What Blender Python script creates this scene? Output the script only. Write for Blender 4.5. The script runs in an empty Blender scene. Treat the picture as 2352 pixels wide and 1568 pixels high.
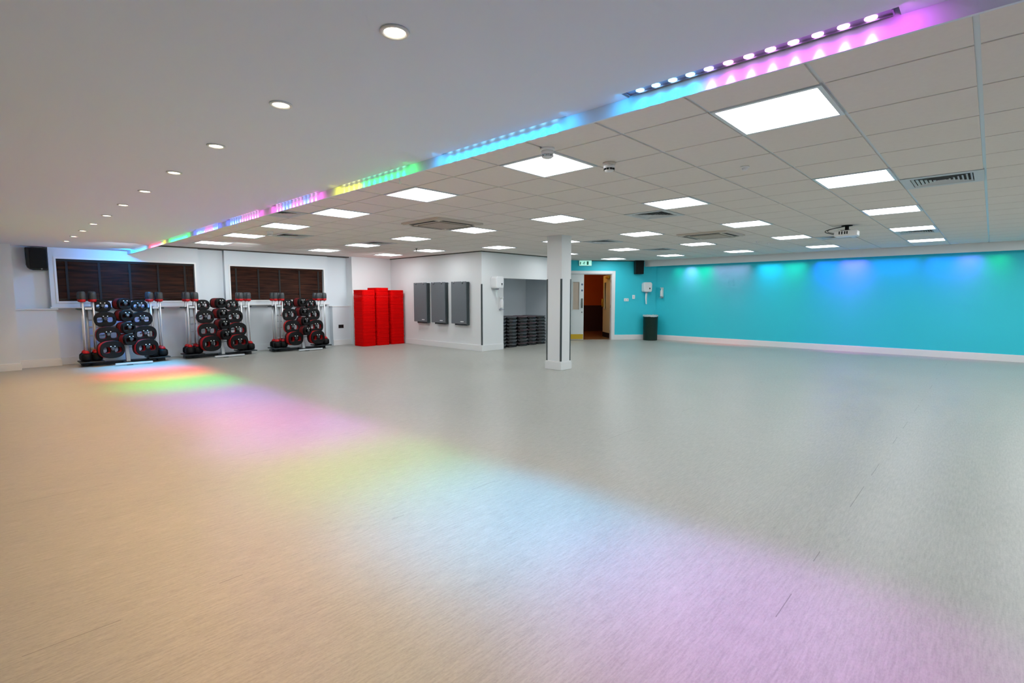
import bpy, bmesh, math, random
from mathutils import Vector, Matrix, Euler
random.seed(7)
C = bpy.context.scene.collection
PI = math.pi
R = math.radians

# ------------------------------------------------------------------ materials
def lin(c):
    return tuple(((v/255.0)/12.92 if v/255.0 <= 0.04045 else ((v/255.0+0.055)/1.055)**2.4) for v in c)

def mat(name, rgb, rough=0.5, metal=0.0, spec=0.5, noise=0.0, nscale=8.0, bump=0.0, bscale=200.0, emit=None, estr=0.0):
    m = bpy.data.materials.new(name); m.use_nodes = True
    nt = m.node_tree; n = nt.nodes; b = n['Principled BSDF']
    col = lin(rgb) + (1,)
    b.inputs['Base Color'].default_value = col
    b.inputs['Roughness'].default_value = rough
    b.inputs['Metallic'].default_value = metal
    b.inputs['Specular IOR Level'].default_value = spec
    if emit is not None:
        b.inputs['Emission Color'].default_value = lin(emit) + (1,)
        b.inputs['Emission Strength'].default_value = estr
    tc = n.new('ShaderNodeTexCoord')
    nz = n.new('ShaderNodeTexNoise'); nz.inputs['Scale'].default_value = nscale; nz.inputs['Detail'].default_value = 4
    nt.links.new(tc.outputs['Object'], nz.inputs['Vector'])
    mx = n.new('ShaderNodeMixRGB'); mx.blend_type = 'MULTIPLY'; mx.inputs['Fac'].default_value = noise
    mx.inputs['Color1'].default_value = col
    nt.links.new(nz.outputs['Fac'], mx.inputs['Color2'])
    if noise > 0:
        nt.links.new(mx.outputs['Color'], b.inputs['Base Color'])
    if bump > 0:
        n2 = n.new('ShaderNodeTexNoise'); n2.inputs['Scale'].default_value = bscale
        nt.links.new(tc.outputs['Object'], n2.inputs['Vector'])
        bp = n.new('ShaderNodeBump'); bp.inputs['Strength'].default_value = bump; bp.inputs['Distance'].default_value = 0.002
        nt.links.new(n2.outputs['Fac'], bp.inputs['Height'])
        nt.links.new(bp.outputs['Normal'], b.inputs['Normal'])
    return m

def floor_mat(name, c1, c2, seams=True):
    m = bpy.data.materials.new(name); m.use_nodes = True
    nt = m.node_tree; n = nt.nodes; L = nt.links; b = n['Principled BSDF']
    tc = n.new('ShaderNodeTexCoord')
    def noise(sx, sy, detail=6, rough=0.6):
        mp = n.new('ShaderNodeMapping'); mp.inputs['Scale'].default_value = (sx, sy, 1)
        L.new(tc.outputs['Object'], mp.inputs['Vector'])
        t = n.new('ShaderNodeTexNoise'); t.inputs['Scale'].default_value = 1.0
        t.inputs['Detail'].default_value = detail; t.inputs['Roughness'].default_value = rough
        L.new(mp.outputs['Vector'], t.inputs['Vector']); return t
    fine = noise(95, 10); mid = noise(14, 1.1); big = noise(0.7, 0.5, 2)
    speck = noise(130, 60, 3, 0.7)
    def add(a, bb, fa, fb):
        m1 = n.new('ShaderNodeMath'); m1.operation = 'MULTIPLY'; m1.inputs[1].default_value = fa; L.new(a, m1.inputs[0])
        m2 = n.new('ShaderNodeMath'); m2.operation = 'MULTIPLY_ADD'; m2.inputs[1].default_value = fb; L.new(bb, m2.inputs[0]); L.new(m1.outputs[0], m2.inputs[2])
        return m2.outputs[0]
    v = add(fine.outputs['Fac'], mid.outputs['Fac'], 0.5, 0.16)
    v = add(v, big.outputs['Fac'], 1.0, 0.12)
    v = add(v, speck.outputs['Fac'], 1.0, 0.34)
    cr = n.new('ShaderNodeValToRGB')
    cr.color_ramp.elements[0].position = 0.40; cr.color_ramp.elements[0].color = lin(c1) + (1,)
    cr.color_ramp.elements[1].position = 0.78; cr.color_ramp.elements[1].color = lin(c2) + (1,)
    L.new(v, cr.inputs['Fac'])
    out = cr.outputs['Color']
    if seams:
        sp = n.new('ShaderNodeSeparateXYZ'); L.new(tc.outputs['Object'], sp.inputs[0])
        a = n.new('ShaderNodeMath'); a.operation = 'ADD'; a.inputs[1].default_value = 20.585 + 1.0; L.new(sp.outputs['X'], a.inputs[0])
        md = n.new('ShaderNodeMath'); md.operation = 'MODULO'; md.inputs[1].default_value = 2.0; L.new(a.outputs[0], md.inputs[0])
        s = n.new('ShaderNodeMath'); s.operation = 'SUBTRACT'; s.inputs[1].default_value = 1.0; L.new(md.outputs[0], s.inputs[0])
        ab = n.new('ShaderNodeMath'); ab.operation = 'ABSOLUTE'; L.new(s.outputs[0], ab.inputs[0])
        lt = n.new('ShaderNodeMath'); lt.operation = 'LESS_THAN'; lt.inputs[1].default_value = 0.0022; L.new(ab.outputs[0], lt.inputs[0])
        br = noise(0.2, 1.6, 2); gt = n.new('ShaderNodeMath'); gt.operation = 'GREATER_THAN'; gt.inputs[1].default_value = 0.53; L.new(br.outputs['Fac'], gt.inputs[0])
        mu = n.new('ShaderNodeMath'); mu.operation = 'MULTIPLY'; L.new(lt.outputs[0], mu.inputs[0]); L.new(gt.outputs[0], mu.inputs[1])
        m3 = n.new('ShaderNodeMath'); m3.operation = 'MULTIPLY'; m3.inputs[1].default_value = 0.55; L.new(mu.outputs[0], m3.inputs[0])
        mx = n.new('ShaderNodeMixRGB'); mx.inputs['Color2'].default_value = (0.03, 0.028, 0.025, 1)
        L.new(m3.outputs[0], mx.inputs['Fac']); L.new(out, mx.inputs['Color1']); out = mx.outputs['Color']
    L.new(out, b.inputs['Base Color'])
    b.inputs['Roughness'].default_value = 0.42; b.inputs['Specular IOR Level'].default_value = 0.5
    rr = n.new('ShaderNodeMapRange'); rr.inputs['To Min'].default_value = 0.30; rr.inputs['To Max'].default_value = 0.44
    L.new(mid.outputs['Fac'], rr.inputs['Value']); L.new(rr.outputs['Result'], b.inputs['Roughness'])
    bp = n.new('ShaderNodeBump'); bp.inputs['Strength'].default_value = 0.12; bp.inputs['Distance'].default_value = 0.002
    L.new(fine.outputs['Fac'], bp.inputs['Height']); L.new(bp.outputs['Normal'], b.inputs['Normal'])
    return m

def wood_mat(name, c1, c2):
    m = bpy.data.materials.new(name); m.use_nodes = True
    nt = m.node_tree; n = nt.nodes; L = nt.links; b = n['Principled BSDF']
    tc = n.new('ShaderNodeTexCoord'); mp = n.new('ShaderNodeMapping'); mp.inputs['Scale'].default_value = (1.5, 1.5, 21)
    L.new(tc.outputs['Object'], mp.inputs['Vector'])
    t = n.new('ShaderNodeTexNoise'); t.inputs['Scale'].default_value = 1.2; t.inputs['Detail'].default_value = 3
    L.new(mp.outputs['Vector'], t.inputs['Vector'])
    cr = n.new('ShaderNodeValToRGB'); cr.color_ramp.elements[0].position = 0.35; cr.color_ramp.elements[1].position = 0.7
    cr.color_ramp.elements[0].color = lin(c1) + (1,); cr.color_ramp.elements[1].color = lin(c2) + (1,)
    L.new(t.outputs['Fac'], cr.inputs['Fac']); L.new(cr.outputs['Color'], b.inputs['Base Color'])
    b.inputs['Roughness'].default_value = 0.6; b.inputs['Specular IOR Level'].default_value = 0.08
    return m

def emis(name, rgb, s):
    m = bpy.data.materials.new(name); m.use_nodes = True
    nt = m.node_tree; n = nt.nodes
    for x in list(n): n.remove(x)
    e = n.new('ShaderNodeEmission'); e.inputs['Color'].default_value = lin(rgb) + (1,); e.inputs['Strength'].default_value = s
    o = n.new('ShaderNodeOutputMaterial'); nt.links.new(e.outputs[0], o.inputs[0])
    return m

M = {}
M['floor'] = floor_mat('vinyl_floor', (134,137,131), (175,177,170))
M['hallfloor'] = floor_mat('hall_floor', (92,58,30), (130,86,48), False)
M['white_wall'] = mat('white_wall_paint', (224,228,230), 0.6, noise=0.05, nscale=1.5, bump=0.05)
M['grey_wall'] = mat('cool_grey_wall_paint', (216,225,232), 0.6, noise=0.05, nscale=1.5, bump=0.05)
M['gloss_white'] = mat('white_gloss_trim', (226,229,230), 0.35, noise=0.03)
M['teal'] = mat('teal_wall_paint', (30,203,224), 0.6, noise=0.05, nscale=1.2, bump=0.05)
M['plain_ceiling'] = mat('smooth_ceiling_paint', (224,236,252), 0.8, noise=0.04, nscale=0.6)
M['tile'] = mat('ceiling_tile', (230,222,215), 0.9, noise=0.08, nscale=30, bump=0.15, bscale=300)
M['tee'] = mat('ceiling_grid_metal', (214,222,228), 0.3, noise=0.02)
M['dark_gap'] = mat('dark_shadow_gap', (58,52,46), 0.8, noise=0.1)
M['guard'] = mat('dark_corner_guard', (62,72,74), 0.5, noise=0.1)
M['black'] = mat('black_plastic', (6,6,9), 0.5, 0.0, 0.3, noise=0.1)
M['rubber'] = mat('black_rubber', (5,6,8), 0.55, 0.0, 0.18, noise=0.25, nscale=40, bump=0.1)
M['cap_rubber'] = mat('dark_grey_rubber', (48,54,58), 0.55, noise=0.2, nscale=40)
M['red'] = mat('red_rubber', (176,8,14), 0.55, 0.0, 0.3, noise=0.1, nscale=20)
M['mat_red'] = mat('red_foam', (226,0,1), 0.8, 0.0, 0.06, noise=0.15, nscale=12)
M['mat_red2'] = mat('deep_red_foam', (217,0,1), 0.8, 0.0, 0.06, noise=0.15, nscale=12)
M['dark_red'] = mat('dark_red_rubber', (92,6,10), 0.6, 0.0, 0.3, noise=0.1, nscale=20)
M['chrome'] = mat('chrome_steel', (222,228,232), 0.35, 0.5, noise=0.03)
M['silver'] = mat('silver_paint', (198,206,212), 0.4, 0.3, noise=0.05)
M['rackblack'] = mat('rack_dark_metal', (30,38,44), 0.45, 0.3, noise=0.1)
M['blind'] = wood_mat('dark_wood_slats', (26,11,7), (60,31,19))
M['tape'] = mat('black_ladder_tape', (14,10,9), 0.8, noise=0.1)
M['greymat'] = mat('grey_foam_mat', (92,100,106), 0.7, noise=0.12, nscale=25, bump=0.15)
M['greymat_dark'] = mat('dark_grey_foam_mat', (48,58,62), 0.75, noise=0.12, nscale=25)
M['label'] = mat('white_print', (225,228,228), 0.6, noise=0.03)
M['step_black'] = mat('step_black_plastic', (12,12,15), 0.5, noise=0.15, nscale=30)
M['step_grey'] = mat('step_grey_tread', (88,92,98), 0.6, noise=0.2, nscale=60)
M['step_pink'] = mat('step_mauve_tread', (90,70,78), 0.6, noise=0.2, nscale=60)
M['white_plastic'] = mat('white_plastic', (232,234,236), 0.35, noise=0.03)
M['grey_plastic'] = mat('grey_translucent_plastic', (150,152,168), 0.3, noise=0.05)
M['paper'] = mat('white_paper_towel', (225,238,240), 0.9, noise=0.05)
M['paper_teal'] = mat('soft_blue_white_paper', (208,240,245), 0.9, noise=0.05)
M['green'] = mat('dark_green_plastic', (2,36,28), 0.5, 0.0, 0.3, noise=0.15, nscale=6)
M['liner'] = mat('clear_liner', (190,205,205), 0.3, noise=0.3, nscale=30)
M['brass'] = mat('brass_plate', (196,160,40), 0.35, 0.7, noise=0.1)
M['door_white'] = mat('door_white_paint', (208,216,216), 0.45, noise=0.03)
M['door_cream'] = mat('door_cream_paint', (205,185,140), 0.45, noise=0.05)
M['obscure'] = mat('obscured_glass', (176,160,142), 0.3, noise=0.15, nscale=6)
M['darkglass'] = mat('dark_door_glass', (52,44,30), 0.15, noise=0.1)
M['blue_sign'] = mat('blue_grey_sign', (80,100,125), 0.5, noise=0.05)
M['steel'] = mat('brushed_steel', (120,128,124), 0.35, 0.7, noise=0.1)
M['orange'] = mat('orange_hall_paint', (216,92,8), 0.7, noise=0.1, nscale=2)
M['hallred'] = mat('dark_red_hall_paint', (62,10,8), 0.6, noise=0.1)
M['sofa'] = mat('dark_leather', (24,10,14), 0.45, noise=0.2, nscale=10)
M['sign_green'] = mat('sign_green', (20,105,82), 0.5, noise=0.02)
M['sign_face'] = mat('lit_sign_face', (175,240,222), 0.5, emit=(160,240,218), estr=0.75)
M['vent_white'] = mat('vent_paint', (196,202,206), 0.45, noise=0.04)
M['void'] = mat('vent_void', (22,22,20), 0.9, noise=0.1)
M['cassette'] = mat('cassette_plastic', (206,196,184), 0.5, noise=0.04)
M['cassette_grille'] = mat('cassette_grille', (140,130,114), 0.6, noise=0.1, nscale=60)
M['cassette_slot'] = mat('cassette_slot', (40,32,24), 0.8, noise=0.1)
M['panel_glow'] = emis('panel_diffuser_glow', (250,253,255), 13.5)
M['down_glow'] = emis('downlight_glow', (255,240,205), 14.0)
M['led_housing'] = mat('led_housing', (160,150,180), 0.3, 0.5, noise=0.1)  # pale purple: glow of the LEDs on the housing put into its colour
LEDC = {'c': (0,180,255), 'p': (235,70,245), 'b': (50,90,255), 'g': (0,255,100), 'y': (250,235,40), 'r': (255,40,70), 'k': (255,70,200), 'v': (110,80,255)}
for k, v in LEDC.items():
    mixw = tuple(int(x*0.45+255*0.55) for x in v)
    M['led_'+k] = emis('led_lens_'+k, mixw, 5.0)

# ------------------------------------------------------------------ mesh helpers
class B:
    def __init__(s): s.bm = bmesh.new()
    def face(s, vs, mi=0, smooth=False):
        f = s.bm.faces.new([s.bm.verts.new(v) for v in vs]); f.material_index = mi; f.smooth = smooth; return f
    def box(s, x0, x1, y0, y1, z0, z1, mi=0, skip=''):
        v = [s.bm.verts.new(p) for p in ((x0,y0,z0),(x1,y0,z0),(x1,y1,z0),(x0,y1,z0),(x0,y0,z1),(x1,y0,z1),(x1,y1,z1),(x0,y1,z1))]
        for k, q in (('b',(0,3,2,1)),('t',(4,5,6,7)),('f',(0,1,5,4)),('r',(1,2,6,5)),('k',(2,3,7,6)),('l',(3,0,4,7))):
            if k in skip: continue
            f = s.bm.faces.new([v[i] for i in q]); f.material_index = mi
        return v
    def cyl(s, p0, p1, r0, r1=None, n=14, mi=0, caps=True):
        r1 = r0 if r1 is None else r1
        p0, p1 = Vector(p0), Vector(p1); d = (p1-p0).normalized()
        a = d.orthogonal().normalized(); b = d.cross(a)
        A = []; Bv = []
        for i in range(n):
            t = 2*PI*i/n; o = a*math.cos(t)+b*math.sin(t)
            A.append(s.bm.verts.new(p0+o*r0)); Bv.append(s.bm.verts.new(p1+o*r1))
        for i in range(n):
            f = s.bm.faces.new((A[i], A[(i+1)%n], Bv[(i+1)%n], Bv[i])); f.material_index = mi; f.smooth = True
        if caps:
            f = s.bm.faces.new(A[::-1]); f.material_index = mi
            f = s.bm.faces.new(Bv); f.material_index = mi
    def lathe(s, prof, n=24, mi=0, c=(0,0,0), axis='z', caps=True):
        rings = []
        for r, h in prof:
            ring = []
            for i in range(n):
                t = 2*PI*i/n
                if axis == 'z': p = (c[0]+r*math.cos(t), c[1]+r*math.sin(t), c[2]+h)
                else: p = (c[0]+r*math.cos(t), c[1]-h, c[2]+r*math.sin(t))
                ring.append(s.bm.verts.new(p))
            rings.append(ring)
        for a, b in zip(rings, rings[1:]):
            for i in range(n):
                f = s.bm.faces.new((a[i], a[(i+1)%n], b[(i+1)%n], b[i])); f.material_index = mi; f.smooth = True
        if caps:
            for rg in (rings[0][::-1], rings[-1]):
                f = s.bm.faces.new(rg); f.material_index = mi
    def tube(s, pts, r, n=8, mi=0):
        for a, b in zip(pts, pts[1:]): s.cyl(a, b, r, r, n, mi)
    def prism(s, poly, z0, z1, mi=0, mi_top=None):
        a = [s.bm.verts.new((x,y,z0)) for x, y in poly]; b = [s.bm.verts.new((x,y,z1)) for x, y in poly]
        n = len(poly)
        for i in range(n):
            f = s.bm.faces.new((a[i], a[(i+1)%n], b[(i+1)%n], b[i])); f.material_index = mi
        f = s.bm.faces.new(a[::-1]); f.material_index = mi
        f = s.bm.faces.new(b); f.material_index = mi if mi_top is None else mi_top
    def profile(s, poly, y0, y1, mi=0):       # outline in x,z extruded along y
        a = [s.bm.verts.new((x,y0,z)) for x, z in poly]; b = [s.bm.verts.new((x,y1,z)) for x, z in poly]
        n = len(poly)
        for i in range(n):
            f = s.bm.faces.new((a[i], a[(i+1)%n], b[(i+1)%n], b[i])); f.material_index = mi
        f = s.bm.faces.new(a[::-1]); f.material_index = mi
        f = s.bm.faces.new(b); f.material_index = mi
    def build(s, name, mats, parent=None, bevel=0.0, loc=None, seg=2):
        bmesh.ops.recalc_face_normals(s.bm, faces=s.bm.faces[:])
        me = bpy.data.meshes.new(name); s.bm.to_mesh(me); s.bm.free()
        if not isinstance(mats, (list, tuple)): mats = [mats]
        for m in mats: me.materials.append(M[m] if isinstance(m, str) else m)
        o = bpy.data.objects.new(name, me); C.objects.link(o)
        if parent is not None: o.parent = parent
        if loc is not None: o.location = loc
        if bevel > 0:
            md = o.modifiers.new('bevel', 'BEVEL'); md.width = bevel; md.segments = seg; md.limit_method = 'ANGLE'; md.angle_limit = R(40)
        return o

def filled(name, loops, depth, mats, parent=None, bevel=0.0, off=0.0, loc=None):
    """outline with holes given in x,z; extruded along y (front at y=off-depth/2)"""
    cu = bpy.data.curves.new('outline', 'CURVE'); cu.dimensions = '2D'; cu.fill_mode = 'BOTH'
    cu.extrude = max(depth/2-bevel, 0.0); cu.bevel_depth = bevel; cu.bevel_resolution = 1; cu.offset = -bevel
    for lp in loops:
        sp = cu.splines.new('POLY'); sp.points.add(len(lp)-1)
        for p, (x, z) in zip(sp.points, lp): p.co = (x, z, 0, 1)
        sp.use_cyclic_u = True
    t = bpy.data.objects.new('outline', cu); C.objects.link(t)
    dg = bpy.context.evaluated_depsgraph_get(); dg.update()
    me = bpy.data.meshes.new_from_object(t.evaluated_get(dg), depsgraph=dg)
    bpy.data.objects.remove(t); bpy.data.curves.remove(cu)
    me.transform(Matrix(((1,0,0,0),(0,0,-1,off),(0,1,0,0),(0,0,0,1))))
    me.name = name; me.materials.clear()
    if not isinstance(mats, (list, tuple)): mats = [mats]
    for m in mats: me.materials.append(M[m] if isinstance(m, str) else m)
    o = bpy.data.objects.new(name, me); C.objects.link(o)
    if parent is not None: o.parent = parent
    if loc is not None: o.location = loc
    return o

def rect(x0, x1, z0, z1): return [(x0,z0),(x1,z0),(x1,z1),(x0,z1)]
def rrect(x0, x1, z0, z1, r, n=4):
    o = []
    for cx, cz, a0 in ((x1-r,z0+r,-90),(x1-r,z1-r,0),(x0+r,z1-r,90),(x0+r,z0+r,180)):
        for i in range(n+1):
            t = R(a0+90*i/n); o.append((cx+r*math.cos(t), cz+r*math.sin(t)))
    return o
def superel(a, b, p=2.4, n=28, cx=0, cz=0):
    o = []
    for i in range(n):
        t = 2*PI*i/n; c, s = math.cos(t), math.sin(t)
        o.append((cx+a*math.copysign(abs(c)**(2/p), c), cz+b*math.copysign(abs(s)**(2/p), s)))
    return o

def thing(name, label, cat, loc=(0,0,0), rotz=0.0, group=None):
    o = bpy.data.objects.new(name, None); C.objects.link(o); o.empty_display_size = 0.1
    o.location = loc; o.rotation_euler = (0,0,rotz); o['label'] = label; o['category'] = cat
    if group: o['group'] = group
    return o
def tag(o, label, cat, group=None):
    o['label'] = label; o['category'] = cat
    if group: o['group'] = group
    return o
def struct(o):
    o['kind'] = 'structure'; return o
def dup(root, loc=None, label=None, group=None, rotz=None):
    def cp(o, par):
        c = o.copy(); C.objects.link(c); c.parent = par
        for ch in list(o.children): cp(ch, c)
        return c
    r = cp(root, None)
    if loc is not None: r.location = loc
    if rotz is not None: r.rotation_euler = (0,0,rotz)
    if label: r['label'] = label
    if group: r['group'] = group
    return r
def sub(name, b, mats, parent, **k): return b.build(name, mats, parent, **k)
ORD = ['first','second','third','fourth','fifth','sixth','seventh','eighth','ninth','tenth','eleventh','twelfth']

# ------------------------------------------------------------------ camera
H = 1.36
cam = bpy.data.cameras.new('camera'); co = bpy.data.objects.new('camera', cam); C.objects.link(co)
cam.sensor_width = 36; cam.sensor_fit = 'HORIZONTAL'; cam.lens = 36*1156.7/2352; cam.clip_start = 0.05; cam.clip_end = 100
co.location = (0,0,H); co.rotation_euler = (R(90-5.11), 0, R(43.524))
bpy.context.scene.camera = co

ZG, ZP, ZL = 2.48, 2.305, 2.24        # tiled ceiling, smooth ceiling, fascia bottom
XL, YT = -13.40, 14.75                # window wall, teal wall
XR, YB = 5.4, -3.6

# ------------------------------------------------------------------ setting
b = B(); b.box(XL-0.3, XR+0.2, YB-0.2, YT+0.2, -0.1, 0.0); struct(b.build('floor', 'floor'))

# tiled ceiling: grid base with dropped tiles, missing where fittings sit
CX = lambda k: -1.0155-0.6*k
CY = lambda m: 3.417+0.6*m
panels = {}
for i in range(7):
    for j in range(5):
        if (i, j) in ((5,3),(6,3),(5,4),(6,4)): continue
        m = 4*j
        if j == 2 and i >= 5: m = 7
        panels[(i, j)] = (3*i, m)
vents = [(-1,5),(4,5),(8,9),(8,13),(2,13),(0,13),(14,1),(14,4),(10,-1)]
skip = set(panels.values()) | set(vents)
b = B()
b.face([(XL,2.2,ZG),(XR,2.2,ZG),(XR,YT,ZG),(XL,YT,ZG)], 1)
for k in range(-11, 22):
    for m in range(-3, 19):
        if (k, m) in skip: continue
        x0, x1 = max(CX(k)-0.289, XL), min(CX(k)+0.289, XR); y0, y1 = max(CY(m)-0.292, 2.216), min(CY(m)+0.292, YT)
        if x1-x0 < 0.05 or y1-y0 < 0.05: continue
        b.box(x0, x1, y0, y1, ZG-0.009, ZG-0.0005, 0, 't')
struct(b.build('ceiling_rear', ['tile', 'tee']))
b = B(); b.box(XL-0.3, XR+0.2, 2.2, YT+0.2, ZG+0.01, ZG+0.2); struct(b.build('ceiling_slab', 'dark_gap'))

# smooth ceiling with recessed slots along its far edge
BX = [-0.30-1.41*k for k in range(9)]
SY = 2.135
b = B()
b.box(XL, XR, YB, SY, ZP, 2.6)
edges = [XR]
for x in BX: edges += [x+0.02, x-1.02]
edges.append(XL)
for i in range(0, len(edges), 2): b.box(edges[i+1], edges[i], SY, 2.2, ZP, 2.6)
SE = [2.135, 2.186, 2.186, 2.170, 2.170, 2.172, 2.184, 2.184, 2.186]      # near edge of each slot
for x, e in zip(BX, SE):
    b.box(x-1.02, x+0.02, SY, 2.2, 2.40, 2.6, 1)
    if e > SY: b.box(x-1.02, x+0.02, SY, e, ZP, ZP+0.004)
struct(b.build('ceiling_front', ['plain_ceiling', 'dark_gap']))
b = B(); b.box(XL, XR, 2.2, 2.214, ZL, 2.6); struct(b.build('trim_1', 'plain_ceiling'))

# left (window) wall
b = B(); b.box(XL-0.25, XL, YB, 8.5, 0, 2.6); struct(b.build('wall_left', 'grey_wall'))
b = B(); b.box(XL, -12.97, -1.6, 0.44, 0, ZP); struct(b.build('wall_left_pier', 'grey_wall'))
b = B(); b.box(XL, -12.94, -1.6, 0.455, 0, 0.115); b.box(XL, -12.955, -1.6, 0.447, 0.115, 0.135); struct(b.build('baseboard_left_pier', 'gloss_white', bevel=0.004))
b = B(); b.box(XL, -13.27, 0.44, 1.02, 0, 1.10); struct(b.build('trim_2', 'grey_wall'))
b = B(); b.box(XL, -13.245, 0.44, 1.045, 1.10, 1.125); struct(b.build('trim_3', 'gloss_white', bevel=0.004))
b = B(); b.box(XL, -13.24, 0.44, 1.04, 0, 0.12); b.box(XL, -13.255, 0.44, 1.03, 0.12, 0.15); struct(b.build('baseboard_left', 'gloss_white', bevel=0.004))
b = B(); b.box(XL, XL+0.018, 1.04, 6.70, 0, 0.15); struct(b.build('baseboard_left_rear', 'grey_wall', bevel=0.003))
b = B(); b.box(XL, XL+0.02, 3.52, 4.04, 1.065, 1.09); struct(b.build('trim_4', 'gloss_white'))
b = B(); b.box(XL, -13.22, 6.70, 8.5, 0, 1.075); struct(b.build('wall_left_dado', 'grey_wall'))
b = B(); b.box(XL, -13.205, 6.69, 8.5, 1.075, 1.095); struct(b.build('trim_5', 'gloss_white'))
b = B(); b.box(-13.22, -13.20, 6.70, 8.5, 0, 0.15); struct(b.build('baseboard_left_corner', 'gloss_white', bevel=0.003))
b = B(); b.box(XL, -13.08, 7.24, 8.5, 0, ZG); struct(b.build('wall_left_corner', 'white_wall'))
b = B(); b.box(XL, -13.21, 2.255, 7.24, ZG-0.035, ZG-0.009); struct(b.build('trim_6', 'dark_gap'))

def window(n, y0, y1, z0, z1, oy0, oy1, oz0, oz1, label_side):
    w = bpy.data.objects.new('window_%d' % n, None); C.objects.link(w); struct(w)
    w.location = (XL, 0, 0); w.rotation_euler = (0,0,PI/2)
    filled('window_surround', [rect(y0,y1,z0,z1), rect(oy0,oy1,oz0,oz1)], 0.13, 'grey_wall', w, off=-0.065)
    filled('window_frame', [rect(oy0-0.03,oy1+0.03,oz0-0.03,oz1+0.03), rect(oy0+0.004,oy1-0.004,oz0+0.004,oz1-0.004)], 0.012, 'gloss_white', w, off=-0.134)
    s = B(); s.box(y0-0.02, y1+0.02, -0.155, -0.0, z0-0.001, z0+0.028); s.build('window_sill', 'gloss_white', w, bevel=0.004)
    p = B(); p.box(oy0, oy1, -0.02, -0.008, oz0, oz1); p.build('window_pane', 'darkglass', w)
    # blind hangs inside the opening
    t = thing('venetian_blind', 'dark brown wooden venetian blind, closed, in the %s window' % label_side, 'blind', (XL,0,0), PI/2, 'closed wooden blinds')
    s = B(); nz = int((oz1-oz0-0.05)/0.047)
    for i in range(nz):
        z = oz1-0.055-0.047*i
        for f in range(1):
            s.face([(oy0+0.012,-0.062,z-0.025),(oy1-0.012,-0.062,z-0.025),(oy1-0.012,-0.048,z+0.025),(oy0+0.012,-0.048,z+0.025)])
            s.face([(oy0+0.012,-0.065,z-0.025),(oy0+0.012,-0.051,z+0.025),(oy1-0.012,-0.051,z+0.025),(oy1-0.012,-0.065,z-0.025)])
    s.build('slats', 'blind', t)
    s = B(); s.box(oy0+0.01, oy1-0.01, -0.085, -0.03, oz1-0.05, oz1-0.004); s.build('headrail', 'tape' if n == 1 else 'blind', t, bevel=0.003)
    s = B(); s.box(oy0+0.012, oy1-0.012, -0.075, -0.045, oz0+0.004, oz0+0.03); s.build('bottom_rail', 'blind', t, bevel=0.003)
    nt = 5
    w_ = oy1-oy0
    for q in range(nt):
        yy = oy0 + (0.16 + 0.505*q if n == 1 else 0.15 + 0.515*q)
        s = B(); s.box(yy-0.019, yy+0.019, -0.072, -0.067, oz0+0.01, oz1-0.02); s.build('tape', 'tape', t)
    s = B()
    for dx in (0.0, 0.025): s.cyl((oy1-0.10-dx,-0.075,oz1-0.05),(oy1-0.10-dx,-0.075,oz0+0.35),0.0025,n=6)
    s.cyl((oy1-0.10,-0.075,oz0+0.35),(oy1-0.10,-0.075,oz0+0.31),0.008,0.005,n=8)
    s.build('cord', 'tape', t)
window(1, 0.955, 3.51, 1.13, ZG-0.01, 1.06, 3.425, 1.262, 2.10, 'left')
window(2, 4.05, 6.62, 1.145, ZG-0.01, 4.165, 6.505, 1.268, 2.09, 'right')

# block of white walls with the storage alcove
XA, YW = -9.10, 8.5
b = B(); b.box(XL-0.25, XA-0.15, YW, YW+0.15, 0, 2.6); b.box(XA-0.15, XA, YW, 9.26, 0, 2.6); struct(b.build('wall_rear_left', 'white_wall'))
b = B(); b.box(XA-0.15, XA, 11.75, 12.10, 0, 2.6); b.box(XA-0.15, XA, 9.26, 11.75, 1.825, 2.6); struct(b.build('wall_alcove_front', 'white_wall'))
b = B()
b.box(-10.72, -10.57, 8.9, 12.0, 0, 2.1); b.box(-10.57, XA-0.15, 11.75, 11.9, 0, 2.1); b.box(-10.57, XA-0.15, 8.95, 9.10, 0, 2.1)
b.box(-10.72, XA-0.15, 8.9, 12.0, 2.02, 2.15)
struct(b.build('wall_alcove', 'grey_wall'))
b = B(); b.box(-13.08, XA+0.02, YW-0.02, YW, 0, 0.15); b.box(XA, XA+0.02, YW, 9.25, 0, 0.15); struct(b.build('baseboard_rear_left', 'gloss_white', bevel=0.004))
b = B(); b.box(-13.08, XA+0.004, YW-0.012, YW, ZG-0.03, ZG-0.009); b.box(XA, XA+0.012, YW-0.012, 12.1, ZG-0.03, ZG-0.009); struct(b.build('trim_7', 'dark_gap'))
b = B(); b.box(XA-0.028, XA+0.004, YW-0.004, YW, 0.155, 1.665); b.box(XA, XA+0.004, YW-0.004, YW+0.028, 0.155, 1.665); struct(b.build('trim_8', 'guard'))

# diagonal door wall (local frame: x along the wall to the right, -y into the room)
P0 = Vector((-8.60, 13.70, 0)); DA = math.atan2(0.77, 0.64)
dv = Vector((math.cos(DA), math.sin(DA), 0)); nv = Vector((dv.y, -dv.x, 0))
SC = (YT-P0.y)/dv.y                       # corner with the teal wall
def dw(s, out=0.0, z=0.0): return P0 + dv*s + nv*out + Vector((0,0,z))
dwall = filled('wall_door', [rect(-2.05, SC+0.1, -0.02, 2.6), rect(-1.87, -0.07, -0.05, 2.055)], 0.14, 'teal', off=0.07)
dwall.location = P0; dwall.rotation_euler = (0,0,DA); struct(dwall)
def onwall(o): o.location = P0; o.rotation_euler = (0,0,DA); return o
b = B()
b.box(-0.07, 0.03, -0.022, 0.0, 0, 2.15); b.box(-1.97, -1.87, -0.022, 0.0, 0, 2.15); b.box(-1.87, -0.07, -0.022, 0.0, 2.06, 2.15)
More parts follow.
